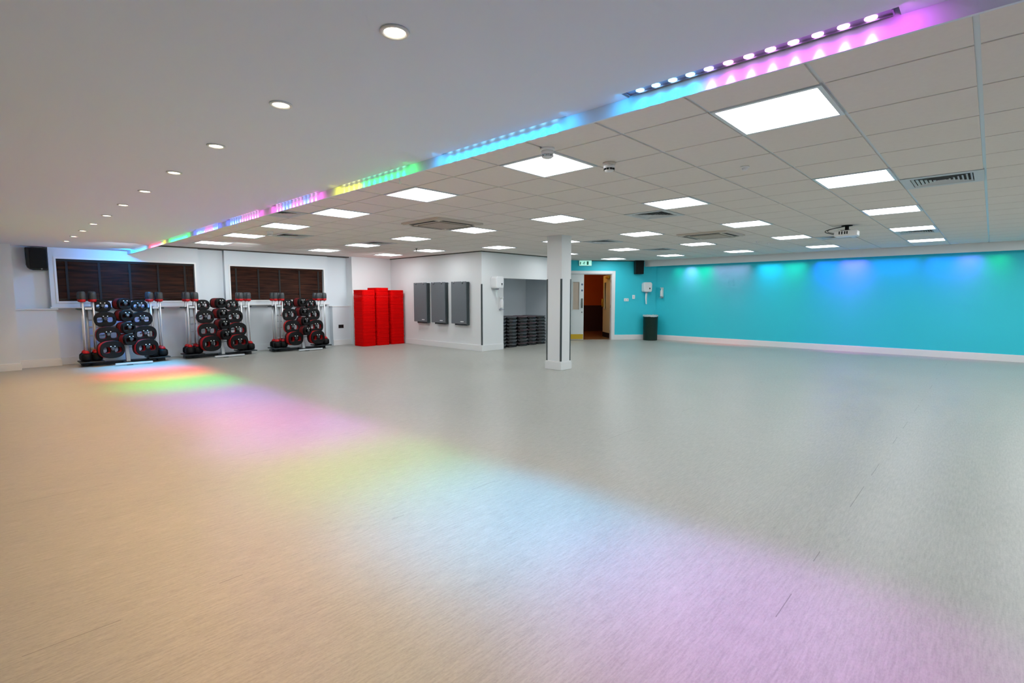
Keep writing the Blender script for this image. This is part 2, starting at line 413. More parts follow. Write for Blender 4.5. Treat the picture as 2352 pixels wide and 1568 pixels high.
b.box(-0.085, -0.05, 0.0, 0.14, 0, 2.06); b.box(-1.89, -1.86, 0.0, 0.14, 0, 2.06); b.box(-1.87, -0.07, 0.0, 0.14, 2.04, 2.06)
struct(onwall(b.build('trim_9', 'gloss_white', bevel=0.004)))
b = B(); b.box(0.03, SC-0.01, -0.02, 0.0, 0, 0.155); struct(onwall(b.build('baseboard_door', 'gloss_white', bevel=0.004)))
b = B(); b.box(-1.0, SC, -0.01, 0.0, ZG-0.028, ZG-0.009); struct(onwall(b.build('trim_10', 'dark_gap')))

# doors
def leaf_parts(root, x0, x1, flip, glass, bodymat):
    filled('door_leaf', [rect(x0,x1,0.012,2.035), rrect(*( (x1-0.35,x1-0.145) if not flip else (x0+0.15,x0+0.36)),0.95,1.81,0.008)], 0.044, bodymat, root, off=0.03)
    gx = (x1-0.35,x1-0.145) if not flip else (x0+0.15,x0+0.36)
    s = B(); s.box(gx[0]-0.002, gx[1]+0.002, 0.022, 0.036, 0.945, 1.815); s.build('glass_pane', glass, root)
    filled('glazing_bead', [rect(gx[0]-0.014,gx[1]+0.014,0.936,1.824), rect(gx[0]+0.004,gx[1]-0.004,0.954,1.806)], 0.012, bodymat, root, off=0.004)
d1 = bpy.data.objects.new('door_1', None); C.objects.link(d1); struct(d1); onwall(d1)
leaf_parts(d1, -1.86, -0.968, False, 'obscure', 'door_white')
b = B(); b.box(-1.85, -0.978, -0.0, 0.008, 0.03, 0.185); b.build('kick_plate', 'brass', d1)
b = B(); b.box(-1.055, -0.998, 0.0, 0.008, 1.0, 1.30); b.cyl((-1.026,0.0,1.27),(-1.026,-0.045,1.27),0.008); b.cyl((-1.026,0.0,1.03),(-1.026,-0.045,1.03),0.008); b.cyl((-1.026,-0.045,1.01),(-1.026,-0.045,1.29),0.010)
b.build('door_handle', 'steel', d1)
for z in (1.73, 1.545):
    b = B(); b.cyl((-1.026,0.009,z),(-1.026,0.004,z),0.032,n=20); b.build('door_sign', 'blue_sign', d1)
b = B(); b.cyl((-1.026,0.009,0.87),(-1.026,-0.006,0.87),0.022,n=16); b.build('lock_cylinder', 'steel', d1)
d2 = bpy.data.objects.new('door_2', None); C.objects.link(d2); struct(d2)
d2.location = dw(-0.075, -0.10); d2.rotation_euler = (0,0,DA-R(91))          # right leaf swung into the hall
leaf_parts(d2, -0.885, 0.0, True, 'darkglass', 'door_cream')
b = B(); b.box(-0.875, -0.01, 0.0, 0.008, 0.03, 0.19); b.build('kick_plate', 'black', d2)
b = B(); b.box(-0.85, -0.80, 0.0, 0.008, 1.0, 1.30); b.cyl((-0.825,-0.04,1.02),(-0.825,-0.04,1.28),0.010); b.cyl((-0.825,0,1.05),(-0.825,-0.04,1.05),0.008); b.cyl((-0.825,0,1.25),(-0.825,-0.04,1.25),0.008)
b.build('door_handle', 'brass', d2)
for z in (0.25, 1.05, 1.85):
    b = B(); b.cyl((0.006,-0.005,z-0.05),(0.006,-0.005,z+0.05),0.010); b.build('hinge', 'steel', d2)
b = B(); b.box(-0.45, -0.12, -0.05, 0.0, 1.93, 2.0); b.build('door_closer', 'brass', d2, bevel=0.004)

# hall beyond the doors
b = B(); b.box(-4.2, 2.6, 0.14, 4.6, -0.05, 0.003); struct(onwall(b.build('floor_hall', 'hallfloor')))
b = B(); b.box(-4.2, 2.6, 4.0, 4.15, 0, 2.7); struct(onwall(b.build('wall_hall_rear', ['orange'])))
b = B(); b.box(-4.2, 2.6, 3.98, 4.0, 0, 0.95); b.box(-4.2, 2.6, 3.965, 4.0, 0.95, 1.01); struct(onwall(b.build('trim_11', 'hallred')))
b = B(); b.box(-4.35, -4.2, 0.14, 4.15, 0, 2.7); struct(onwall(b.build('wall_hall_left', 'orange')))
b = B(); b.box(2.6, 2.75, 0.14, 4.15, 0, 2.7); struct(onwall(b.build('wall_hall_right', 'orange')))
b = B(); b.box(-4.35, 2.75, 0.14, 4.15, 2.55, 2.7); struct(onwall(b.build('ceiling_hall', 'plain_ceiling')))
t = thing('sofa', 'dark leather sofa seen through the open door in the hall', 'sofa', dw(-1.55, -3.25), DA)
b = B(); b.box(-0.95, 0.95, -0.40, 0.35, 0.08, 0.30); b.build('base', 'sofa', t, bevel=0.02)
for i in (-1, 0): b = B(); b.box(0.80*i+0.01, 0.80*i+0.79, -0.42, 0.15, 0.30, 0.46); b.build('seat_cushion', 'sofa', t, bevel=0.04)
b = B(); b.box(-0.95, 0.95, 0.15, 0.40, 0.30, 0.92); b.build('backrest', 'sofa', t, bevel=0.05)
for sx in (-1, 1): b = B(); b.box(0.88*sx-0.09, 0.88*sx+0.09, -0.42, 0.35, 0.25, 0.66); b.build('armrest', 'sofa', t, bevel=0.04)
for sx in (-1, 1):
    for sy in (-0.33, 0.28): b = B(); b.cyl((0.85*sx, sy, 0), (0.85*sx, sy, 0.09), 0.02, 0.03); b.build('leg', 'black', t)

# teal wall with boxed bulkhead
b = B(); b.box(P0.x+dv.x*SC-0.05, XR, YT, YT+0.15, 0, 2.6); struct(b.build('wall_rear', 'teal'))
b = B(); b.box(P0.x+dv.x*SC, XR, YT-0.02, YT, 0, 0.13); b.box(P0.x+dv.x*SC, XR, YT-0.014, YT, 0.13, 0.15); struct(b.build('baseboard_rear', 'gloss_white', bevel=0.003))
b = B()
b.box(-7.98, XR, 14.45, 14.50, 2.29, ZG-0.005); b.box(-7.98, -7.86, 14.50, YT, 2.29, ZG-0.005); b.box(-7.98, XR, 14.44, 14.455, ZG-0.05, ZG-0.012)
struct(b.build('trim_12', 'white_wall'))

# walls behind and to the right of the camera
b = B(); b.box(XR, XR+0.15, YB, YT, 0, 2.6); struct(b.build('wall_right', 'white_wall'))
b = B(); b.box(XL, XR, YB-0.15, YB, 0, 2.6); struct(b.build('wall_front', 'white_wall'))

# free-standing column
col = bpy.data.objects.new('column_1', None); C.objects.link(col); struct(col)
cx0, cx1, cy0, cy1 = -6.045, -5.705, 7.315, 7.60
b = B(); b.box(cx0, cx1, cy0, cy1, 0, ZG-0.009); b.build('column_shaft', 'white_wall', col)
b = B(); b.box(cx0-0.022, cx1+0.022, cy0-0.022, cy1+0.022, 0, 0.14); b.box(cx0-0.014, cx1+0.014, cy0-0.014, cy1+0.014, 0.14, 0.158); b.build('baseboard_column', 'gloss_white', col, bevel=0.003)
for x, y, sx, sy in ((cx0,cy0,1,1),(cx1,cy0,-1,1),(cx1,cy1,-1,-1),(cx0,cy1,1,-1)):
    b = B()
    xa, xb = sorted((x-0.004*sx, x+0.024*sx)); ya, yb = sorted((y-0.004*sy, y+0.0*sy)); b.box(xa, xb, ya, yb, 0.16, 1.68)
    xa, xb = sorted((x-0.004*sx, x)); ya, yb = sorted((y-0.004*sy, y+0.024*sy)); b.box(xa, xb, ya, yb, 0.16, 1.68)
    b.build('corner_guard', 'guard', col)

# ------------------------------------------------------------------ ceiling fittings
def make_panel():
    t = thing('ceiling_light_panel', '', 'ceiling light')
    f = filled('frame', [rect(-0.296,0.296,-0.296,0.296), rect(-0.272,0.272,-0.272,0.272)], 0.014, 'tee', t)
    f.rotation_euler = (PI/2,0,0); f.location = (0,0,-0.007)
    s = B(); s.face([(-0.274,-0.274,-0.006),(-0.274,0.274,-0.006),(0.274,0.274,-0.006),(0.274,-0.274,-0.006)]); s.build('diffuser', 'panel_glow', t)
    return t
rowtxt = ['first row behind the coloured strip', 'second row behind the coloured strip', 'third row behind the coloured strip', 'fourth row behind the coloured strip', 'row nearest the teal wall']
first = make_panel(); used = False
for (i, j), (k, m) in panels.items():
    lab = 'square ceiling light panel, %s from right in the %s' % (ORD[i], rowtxt[j])
    if (i, j) == (0, 0): o = first; o['label'] = lab; o['group'] = 'square light panels in the tiled ceiling'; o.location = (CX(k), CY(m), ZG-0.001)
    else: dup(first, (CX(k), CY(m), ZG-0.001), lab, 'square light panels in the tiled ceiling')

def make_vent():
    t = thing('ceiling_vent', '', 'air vent')
    f = filled('frame', [rect(-0.296,0.296,-0.296,0.296), rect(-0.225,0.225,-0.225,0.225)], 0.012, 'vent_white', t); f.rotation_euler = (PI/2,0,0); f.location = (0,0,-0.008)
    s = B(); s.face([(-0.23,-0.23,-0.001),(-0.23,0.23,-0.001),(0.23,0.23,-0.001),(0.23,-0.23,-0.001)]); s.build('backing', 'void', t)
    s = B()
    for q in range(7):
        a, c = 0.218-0.031*q, 0.202-0.031*q
        for (p1, p2) in (((-1,-1),(1,-1)),((1,-1),(1,1)),((1,1),(-1,1)),((-1,1),(-1,-1))):
            s.face([(p1[0]*a,p1[1]*a,-0.014),(p2[0]*a,p2[1]*a,-0.014),(p2[0]*c,p2[1]*c,-0.002),(p1[0]*c,p1[1]*c,-0.002)])
    s.build('louvres', 'vent_white', t)
    return t
vlab = ['square air vent in the tiled ceiling, largest and nearest, right of the thick rail', 'square air vent directly behind a ceiling light left of the smoke detector',
        'square air vent in the ceiling just right of the column top', 'small square air vent in the ceiling before the door wall',
        'square air vent in the ceiling beneath the projector', 'square air vent tucked behind a far right ceiling light',
        'square air vent in the ceiling near the left window wall', 'square air vent tucked behind a light panel above the red mats', 'square air vent half hidden by the pink lit ceiling edge']
v0 = make_vent()
for q, (k, m) in enumerate(vents):
    if q == 0: v0['label'] = vlab[0]; v0['group'] = 'square ceiling air vents'; v0.location = (CX(k), CY(m), ZG-0.001)
    else: dup(v0, (CX(k), CY(m), ZG-0.001), vlab[q], 'square ceiling air vents')

def cassette(x, y, label):
    t = thing('air_conditioning_cassette', label, 'air conditioner', (x, y, ZG-0.009), 0, 'ceiling air conditioning cassettes')
    s = B(); a = 0.45
    o = rrect(-a,a,-a,a,0.03); i_ = rrect(-a+0.02,a-0.02,-a+0.02,a-0.02,0.03)
    s.prism(o, -0.022, 0.0); s.prism(i_, -0.032, -0.022)
    s.build('panel', 'cassette', t, bevel=0.004)
    for r in range(4):
        s = B(); s.box(-0.30, 0.30, 0.318, 0.398, -0.0345, -0.030); so = s.build('air_slot', 'cassette_slot', t); so.rotation_euler = (0,0,PI/2*r)
        s = B(); s.face([(-0.29,0.325,-0.0355),(0.29,0.325,-0.0355),(0.29,0.342,-0.037),(-0.29,0.342,-0.037)]); fo = s.build('flap', 'cassette', t); fo.rotation_euler = (0,0,PI/2*r)
    s = B(); s.prism(rrect(-0.27,0.27,-0.27,0.27,0.02), -0.040, -0.030); s.build('intake_grille', 'cassette_grille', t, bevel=0.003)
    s = B()
    for q in range(17): s.box(-0.25, 0.25, -0.25+0.0305*q, -0.238+0.0305*q, -0.043, -0.040)
    s.build('grille_bars', 'cassette', t)
    return t
cassette(-6.15, 4.93, 'square ceiling air conditioner with dark slots, left of the column top')
cassette(-3.75, 9.15, 'square ceiling air conditioner with dark slots, in front of the teal wall')

def make_down():
    t = thing('ceiling_downlight', '', 'downlight')
    s = B(); s.lathe([(0.040,0.0),(0.052,0.0),(0.054,-0.004),(0.049,-0.008),(0.041,-0.007),(0.036,-0.001)], 28, caps=False); s.build('ring', 'gloss_white', t)
    s = B(); s.lathe([(0.001,-0.004),(0.028,-0.0045),(0.038,-0.003)], 24, caps=False); s.build('lens', 'down_glow', t)
    return t
DLX = [-1.611-0.995*k for k in range(11)]
f0 = make_down()
for q, x in enumerate(DLX):
    lab = 'round recessed downlight in the smooth ceiling, %s from the camera end of the line' % ORD[q] if q else 'round recessed downlight in the smooth ceiling, the largest and nearest of its line'
    if q == 10: lab = 'round recessed downlight in the smooth ceiling, nearest the left window wall'
    if q == 0: f0['label'] = lab; f0['group'] = 'round downlights in the smooth ceiling'; f0.location = (x, 1.086, ZP)
    else: dup(f0, (x, 1.086, ZP), lab, 'round downlights in the smooth ceiling')

# LED bars in the ceiling slots, twelve lenses each
BARS = ['ppppppkvcccc', 'cccccccccccc', 'ggggggggyyyy', 'kkbbkkpbbbkk', 'kkkkkkkbbbbb', 'bbbkkkkbbbbb', 'gggggggggggg', 'ygrrrrrrrrrr', 'cccccccccccc']
btxt = ['violet to cyan LED light bar in the slot nearest the camera', 'all cyan LED light bar, second from right along the ceiling edge', 'green and yellow LED light bar along the ceiling edge',
        'pink and blue LED light bar beside the yellow and green one', 'pink LED light bar with blue left end, left of the brightest pink one', 'blue LED light bar with a pink middle along the ceiling edge',
        'all green LED light bar near the left window wall', 'red LED light bar with green end near the left window wall', 'cyan LED light bar nearest the left window wall']
s = B(); s.lathe([(0.001,-0.006),(0.011,-0.005),(0.019,-0.001),(0.020,0.004)], 16, caps=False); lens0 = s.build('lens', 'led_c')
lensme = lens0.data; bpy.data.objects.remove(lens0)
s = B(); s.box(-1.0, 0.0, -0.024, 0.012, 0.002, 0.06); s.box(-1.0, 0.0, -0.027, -0.024, 0.004, 0.06); s.box(-1.0, 0.0, 0.012, 0.015, -0.004, 0.06)
s.box(-1.004, -1.0, -0.027, 0.015, -0.004, 0.06); s.box(0.0, 0.004, -0.027, 0.015, -0.004, 0.06)
h0 = s.build('housing', 'led_housing'); hme = h0.data; bpy.data.objects.remove(h0)
LAMPS = []
for q, (x, cs) in enumerate(zip(BX, BARS)):
    z = ZP+0.004 if q == 0 else ZP+0.012
    t = thing('led_light_bar', btxt[q], 'light bar', (x, 2.172 if q == 0 else 2.184, z), 0, 'coloured LED bars along the ceiling edge')
    o = bpy.data.objects.new('housing', hme); C.objects.link(o); o.parent = t
    for r, c in enumerate(cs):
        o = bpy.data.objects.new('lens', lensme); C.objects.link(o); o.parent = t; o.location = (-0.06-0.08*r, -0.006, 0.0)
        o.material_slots[0].link = 'OBJECT'; o.material_slots[0].material = M['led_'+c]
        LAMPS.append((x-0.06-0.08*r, c, q))

# small ceiling items
def detector(x, y, z, label, big=True):
    t = thing('smoke_detector', label, 'smoke detector', (x, y, z), 0)
    s = B(); s.lathe([(0.054,0.0),(0.054,-0.014),(0.048,-0.02)], 24); s.build('base', 'white_plastic' if not big else 'cassette', t)
    s = B(); s.lathe([(0.046,-0.02),(0.046,-0.045),(0.038,-0.048)], 24); s.build('body', 'white_plastic', t)
    s = B()
    for a in range(8):
        th = PI/4*a+0.2; c_, s_ = math.cos(th), math.sin(th)
        s.cyl((0.040*c_,0.040*s_,-0.048),(0.036*c_,0.036*s_,-0.062),0.010,n=6)
    s.build('sensor_slots', 'black' if big else 'vent_white', t)
    s = B(); s.lathe([(0.040,-0.062),(0.036,-0.070),(0.015,-0.075)], 24); s.build('cap', 'white_plastic', t)
detector(-2.385, 3.69, ZG-0.009, 'white smoke detector with dark slots, right of the nearest small light panel')
detector(-2.50, 3.02, ZG-0.009, 'pale smoke detector beside the cyan ceiling strip', False)
detector(-9.05, 3.50, ZG-0.009, 'small white smoke detector near the left ceiling vent', False)
def sensor(x, y, label, z=ZG-0.009, name='ceiling_sensor'):
    t = thing(name, label, 'sensor', (x, y, z))
    s = B(); s.lathe([(0.036,0.0),(0.036,-0.008),(0.026,-0.014)], 20); s.build('base', 'white_plastic', t)
    s = B(); s.lathe([(0.024,-0.012),(0.022,-0.026),(0.012,-0.036),(0.002,-0.038)], 20); s.build('dome', 'white_plastic', t)
sensor(-1.61, 4.60, 'tiny white ceiling sensor between the two nearest right light panels')
sensor(-3.51, 10.92, 'small white ceiling sensor left of the projector')
sensor(-3.45, 11.40, 'faint small ceiling sensor, right one of the pair left of projector')
def hanger(x, y, z, label, m='white_plastic'):
    t = thing('ceiling_hook', label, 'hook', (x, y, z))
    s = B(); s.cyl((0,0,0),(0,0,-0.006),0.012); s.build('base', m, t)
    s = B(); pts = [(0,0,-0.006),(0,0,-0.025)]+[(0.012-0.012*math.cos(a*PI/6),0,-0.025-0.012*math.sin(a*PI/6)) for a in range(1,7)]; s.tube(pts, 0.003, 6); s.build('hook', m, t)
hanger(-3.285, 2.23, ZL, 'small white hook under the green end of the ceiling edge')
hanger(-6.77, 2.23, ZL, 'small white hook under the pink part of the ceiling edge')
t = thing('sprinkler_head', 'small dark sprinkler hanging in front of a light panel over the grey mats', 'sprinkler', (-9.75, 7.05, ZG-0.009))
s = B(); s.lathe([(0.03,0),(0.03,-0.006),(0.012,-0.012)], 16); s.build('base', 'steel', t)
s = B(); s.cyl((0,0,-0.01),(0,0,-0.06),0.010); s.lathe([(0.02,-0.06),(0.02,-0.064)],12); s.build('nozzle', 'black', t)

# projector
t = thing('projector', 'white ceiling projector on black bracket with looping cable', 'projector', (-1.72, 9.45, ZG-0.009), R(0))
s = B(); s.lathe([(0.075,0.0),(0.075,-0.012),(0.03,-0.02)], 20); s.build('ceiling_plate', 'black', t)
s = B(); s.cyl((0,0,-0.015),(0,0,-0.075),0.028); s.box(-0.075,0.05,-0.05,0.05,-0.085,-0.07); s.build('mount', 'black', t, bevel=0.004)
s = B(); s.prism(rrect(-0.155,0.155,-0.12,0.12,0.03), -0.175, -0.085); s.build('body', 'white_plastic', t, bevel=0.012)
for q in (-0.085,-0.05,-0.012,0.018): s = B(); s.box(q, q+0.016, -0.124, -0.119, -0.145, -0.10); s.build('socket', 'black', t)
s = B(); s.cyl((0.09,0.118,-0.13),(0.09,0.150,-0.13),0.035); s.build('lens', 'black', t)
s = B()
pts = []
for a in range(13):
    u = a/12.0; pts.append((-0.02-0.24*math.sin(PI*u*0.95)-0.02*u, -0.06-0.07*math.sin(PI*u), -0.02-0.13*u))
s.tube(pts, 0.006, 6)
pts = [(p[0]*0.75-0.03, p[1]-0.02, p[2]*0.85-0.01) for p in pts]; s.tube(pts, 0.004, 6)
s.build('cable', 'black', t)

# ------------------------------------------------------------------ wall fittings
# loudspeakers
t = thing('loudspeaker', 'black wall loudspeaker with rounded corner left of the left window', 'loudspeaker', (XL, 0.79, 1.86), PI/2, 'black loudspeakers')
s = B(); s.profile([(-0.05,0.0),(0.15,0.0),(0.15,0.42),(-0.15,0.42),(-0.15,0.10),(-0.135,0.05),(-0.10,0.015)], -0.24, -0.04); s.build('cabinet', 'black', t, bevel=0.008)
s = B(); s.box(-0.10, 0.14, -0.246, -0.24, 0.03, 0.40); s.build('grille', 'rubber', t, bevel=0.003)
s = B(); s.cyl((0.06,-0.25,0.022),(0.06,-0.235,0.022),0.012); s.build('badge', 'steel', t)
s = B(); s.box(-0.03,0.03,-0.04,0.0,0.15,0.28); s.build('bracket', 'black', t)
t = thing('loudspeaker', 'black wall loudspeaker above the paper towel dispenser on teal wall', 'loudspeaker', dw(0.74, 0, 2.05), DA, 'black loudspeakers')
s = B(); s.profile([(-0.13,0.0),(0.13,0.0),(0.14,0.42),(-0.14,0.42)], -0.22, -0.04); s.build('cabinet', 'black', t, bevel=0.012)
s = B(); s.box(-0.12, 0.12, -0.226, -0.22, 0.02, 0.40); s.build('grille', 'rubber', t, bevel=0.003)
s = B(); s.box(-0.03,0.03,-0.04,0.0,0.15,0.28); s.build('bracket', 'black', t)

def towel_dispenser(label, loc, rot, tail):
    t = thing('paper_towel_dispenser', label, 'towel dispenser', loc, rot, 'white centrefeed paper towel dispensers')
    s = B(); s.profile([(-0.13,0.02),(-0.10,0.0),(0.10,0.0),(0.13,0.02),(0.135,0.25),(0.10,0.30),(-0.10,0.30),(-0.135,0.25)], -0.22, 0.0); s.build('cover', 'white_plastic', t, bevel=0.02)
    s = B(); s.lathe([(0.022,0.0),(0.022,0.006)], 16, c=(0.055,-0.218,0.11), axis='y'); s.profile([(0.048,0.06),(0.062,0.06),(0.055,0.11)], -0.224, -0.218); s.build('lock', 'black', t)
    s = B(); s.cyl((0.0,-0.10,0.002),(0.0,-0.10,-0.03),0.06,0.04); s.build('nozzle', 'grey_plastic', t)
    s = B()
    n = 9
    for q in range(n):
        a, c = q/n, (q+1)/n
        w0, w1 = 0.030-0.008*a, 0.030-0.008*c
        x0, x1 = -0.01*math.sin(3*a), -0.01*math.sin(3*c)
        s.face([(x0-w0,-0.10+0.01*math.sin(5*a),-0.02-tail*a),(x0,-0.112,-0.02-tail*a),(x1,-0.112,-0.02-tail*c),(x1-w1,-0.10+0.01*math.sin(5*c),-0.02-tail*c)])
        s.face([(x0,-0.112,-0.02-tail*a),(x0+w0,-0.10,-0.02-tail*a),(x1+w1,-0.10,-0.02-tail*c),(x1,-0.112,-0.02-tail*c)])
    s.build('paper_tail', 'paper', t)
    return t
towel_dispenser('white paper towel dispenser with paper tail on the white wall left of the storage alcove', (XA, 8.93, 1.56), PI/2, 0.20)
towel_dispenser('white paper towel dispenser with long paper tail on the teal wall above the green bin', dw(1.02, 0, 1.50), DA, 0.36)
def soap(label, loc, rot):
    t = thing('sanitiser_dispenser', label, 'sanitiser dispenser', loc, rot, 'white wall sanitiser dispensers')
    s = B(); s.box(-0.035,0.035,-0.03,0.0,0.02,0.33); s.build('backplate', 'white_plastic', t, bevel=0.012)
    s = B(); s.cyl((0,-0.065,0.05),(0,-0.065,0.22),0.042); s.cyl((0,-0.065,0.22),(0,-0.065,0.27),0.042,0.018); s.build('bottle', 'white_plastic', t, bevel=0.006)
    s = B(); s.cyl((0,-0.065,0.27),(0,-0.065,0.30),0.018); s.box(-0.024,0.024,-0.11,-0.03,0.30,0.325); s.build('pump', 'white_plastic', t, bevel=0.004)
    s = B(); s.box(-0.045,0.045,-0.115,0.0,0.0,0.018); s.build('drip_tray', 'grey_plastic', t, bevel=0.004)
soap('white sanitiser dispenser on the teal wall right of the corner above the bin', (-7.50, YT, 1.31), 0)
soap('white sanitiser dispenser at the left edge of the storage alcove', (XA, 9.14, 1.02), PI/2)
def plate(name, label, cat, loc, rot, w, h, m, gang, grp=None):
    t = thing(name, label, cat, loc, rot, grp)
    s = B(); s.box(-w/2, w/2, -0.012, 0.0, -h/2, h/2); s.build('faceplate', m, t, bevel=0.004)
    for q in range(gang):
        x = (q-(gang-1)/2)*w/max(gang,1)*0.95
        s = B(); s.box(x-0.016, x+0.016, -0.017, -0.011, -0.018, 0.018); s.build('rocker' if cat == 'switch' else 'socket_insert', 'vent_white' if m != 'black' else 'rubber', t, bevel=0.002)
plate('light_switch', 'white double wall switch plate right of the door frame', 'switch', dw(0.40, 0, 1.255), DA, 0.15, 0.09, 'white_plastic', 2)
plate('light_switch', 'white single upright switch plate between double switch and towel dispenser', 'switch', dw(0.635, 0, 1.345), DA, 0.088, 0.12, 'white_plastic', 1)
plate('wall_socket', 'black double wall socket left of the red mats', 'socket', (-13.22, 6.94, 0.525), PI/2, 0.15, 0.095, 'black', 2)

# exit sign
t = thing('exit_sign', 'lit green and white emergency exit sign above the double doors', 'exit sign', dw(-0.945, 0, 2.30), DA)
s = B(); s.box(-0.20, 0.20, -0.05, 0.0, 0.0, 0.168); s.build('casing', 'vent_white', t, bevel=0.004)
s = B(); s.box(-0.19, 0.19, -0.053, -0.05, 0.01, 0.158); s.build('lit_face', 'sign_face', t)
fig = B()
def strip(pts, w):
    for (x0,z0),(x1,z1) in zip(pts, pts[1:]):
        d = Vector((x1-x0, z1-z0)).normalized(); nx, nz = -d.y*w/2, d.x*w/2
        fig.profile([(x0+nx,z0+nz),(x0-nx,z0-nz),(x1-nx,z1-nz),(x1+nx,z1+nz)], -0.056, -0.0525)
strip([(-0.165,0.125),(-0.165,0.04)], 0.022); strip([(-0.135,0.115),(-0.165,0.035)], 0.012); fig.profile([(-0.182,0.065),(-0.148,0.065),(-0.165,0.032)], -0.056, -0.0525)
fig.lathe([(0.012,0.0525),(0.012,0.056)], 12, c=(-0.03,0,0.128), axis='y')
strip([(-0.035,0.112),(-0.05,0.075)], 0.022); strip([(-0.05,0.075),(-0.035,0.055),(-0.055,0.03)], 0.011); strip([(-0.05,0.078),(-0.072,0.06),(-0.095,0.062)], 0.011)
strip([(-0.036,0.108),(-0.015,0.09),(-0.004,0.098)], 0.009); strip([(-0.038,0.106),(-0.062,0.102),(-0.07,0.085)], 0.009)
fig.profile([(0.04,0.03),(0.10,0.03),(0.10,0.14),(0.04,0.14)], -0.056, -0.0525)
fig.build('pictogram', 'sign_green', t)

# green litter bin
bp = P0 + dv*1.10 + nv*0.27
t = thing('litter_bin', 'round dark green litter bin with clear liner in the teal corner', 'bin', (bp.x, bp.y, 0))
s = B(); s.lathe([(0.212,0.0),(0.215,0.015),(0.222,0.74),(0.228,0.75),(0.228,0.765),(0.205,0.765),(0.185,0.05)], 32, caps=False); s.lathe([(0.20,0.0),(0.02,0.0)],32,caps=False); s.build('body', 'green', t)
s = B(); s.lathe([(0.232,0.735),(0.236,0.775),(0.215,0.79),(0.19,0.76),(0.10,0.70),(0.01,0.68)], 40, caps=False); s.build('liner', 'liner', t)
for v in t.children:
    if v.name.startswith('liner'):
        for q in v.data.vertices:
            q.co.z += 0.012*math.sin(q.co.x*60)*math.cos(q.co.y*47)

# three hanging bundles of grey mats on the white wall
def hang_mat(x, label):
    t = thing('hanging_mat', label, 'exercise mat', (x, YW, 0.0), 0, 'grey mats hung on the white wall')
    w = 0.575
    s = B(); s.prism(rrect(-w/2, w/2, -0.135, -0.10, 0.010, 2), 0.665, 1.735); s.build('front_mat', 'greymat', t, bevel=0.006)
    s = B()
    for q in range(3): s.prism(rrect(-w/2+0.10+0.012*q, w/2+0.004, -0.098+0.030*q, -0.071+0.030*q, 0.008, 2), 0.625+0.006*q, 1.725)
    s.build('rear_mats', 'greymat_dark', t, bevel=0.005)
    s = B(); s.box(-w/2-0.03, w/2+0.03, -0.012, 0.0, 1.69, 1.73); s.build('hook_rail', 'silver', t, bevel=0.002)
    for sx in (-0.17, 0.17):
        s = B(); s.cyl((sx,0,1.715),(sx,-0.15,1.715),0.008); s.cyl((sx,-0.15,1.715),(sx,-0.155,1.745),0.008); s.build('hook', 'chrome', t)
        s = B(); s.lathe([(0.012,0.135),(0.020,0.135),(0.020,0.139),(0.012,0.139)], 16, c=(sx,0,1.70), axis='y', caps=False); s.build('eyelet', 'black', t)
    s = B(); s.prism([(0.08,-0.1365),(0.20,-0.1365),(0.20,-0.1355),(0.08,-0.1355)], 0.715, 0.735); s.build('printed_mark', 'label', t)
hang_mat(-11.455, 'grey exercise mat hanging on the white wall, nearest the red mats')
hang_mat(-10.665, 'grey exercise mat hanging on the white wall, middle of three')
hang_mat(-9.83, 'grey exercise mat hanging on the white wall, nearest the storage alcove')

# stacks of red mats
stk = [(-12.56, 7.305, 50, 'front left red stack'), (-12.56, 7.735, 52, 'middle red stack'), (-12.56, 8.215, 50, 'red stack against the white wall')]
mesh_r = []
for wx, wy in ((0.52, 0.40), (0.52, 0.44)):
    s = B(); s.prism(rrect(-wx/2, wx/2, -wy/2, wy/2, 0.065, 4), 0.0005, 0.0300); o = s.build('red_exercise_mat', 'mat_red', bevel=0.007, seg=2); mesh_r.append(o)
for si, (x, y, n, txt) in enumerate(stk):
    src = mesh_r[1] if si == 2 else mesh_r[0]
    for q in range(n):
        o = src.copy(); C.objects.link(o)
        o.location = (x+random.uniform(-0.005,0.005), y+random.uniform(-0.004,0.004), 0.0308*q)
        o.rotation_euler = (0,0,R(random.uniform(-0.5,0.5)))
        o.material_slots[0].link = 'OBJECT'; o.material_slots[0].material = M['mat_red' if q % 3 else 'mat_red2']
        tag(o, ('top red foam mat of the %s' if q == n-1 else 'thin red foam mat stacked flat in the %s') % txt, 'exercise mat', 'red mats in the '+txt)
for o in mesh_r: bpy.data.objects.remove(o)

# aerobic steps stacked in the alcove
def make_step(grey):
    t = thing('aerobic_step', '', 'aerobic step')
    L, w = 0.78, 0.37
    pl = lambda e, c: [(-L+c, -w/2+e), (-e-c*1.0, -w/2+e), (-e, -w/2+e+c), (-e, w/2-e-c), (-e-c*1.0, w/2-e), (-L+c, w/2-e), (-L+e, w/2-e-c), (-L+e, -w/2+e+c)]
    s = B(); s.prism(pl(0.0, 0.11), 0.068, 0.090); s.build('tread', grey, t, bevel=0.008)
    s = B(); s.prism(pl(0.022, 0.10), 0.028, 0.068)
    for sx in (-0.22, -L+0.22):
        s.prism([(sx-0.16,-w/2+0.03),(sx+0.16,-w/2+0.03),(sx+0.19,-w/2+0.10),(sx+0.19,w/2-0.10),(sx+0.16,w/2-0.03),(sx-0.16,w/2-0.03)], 0.0005, 0.030)
    s.build('base', 'step_black', t, bevel=0.006)
    return t
sA = make_step('step_grey'); sB = make_step('step_pink')
cols = [(-9.22, 9.40, 'leftmost'), (-9.22, 9.82, 'second from left'), (-9.24, 10.27, 'third from left'), (-9.26, 10.68, 'fourth from left'), (-9.28, 11.10, 'fifth from left')]
usedA = usedB = False
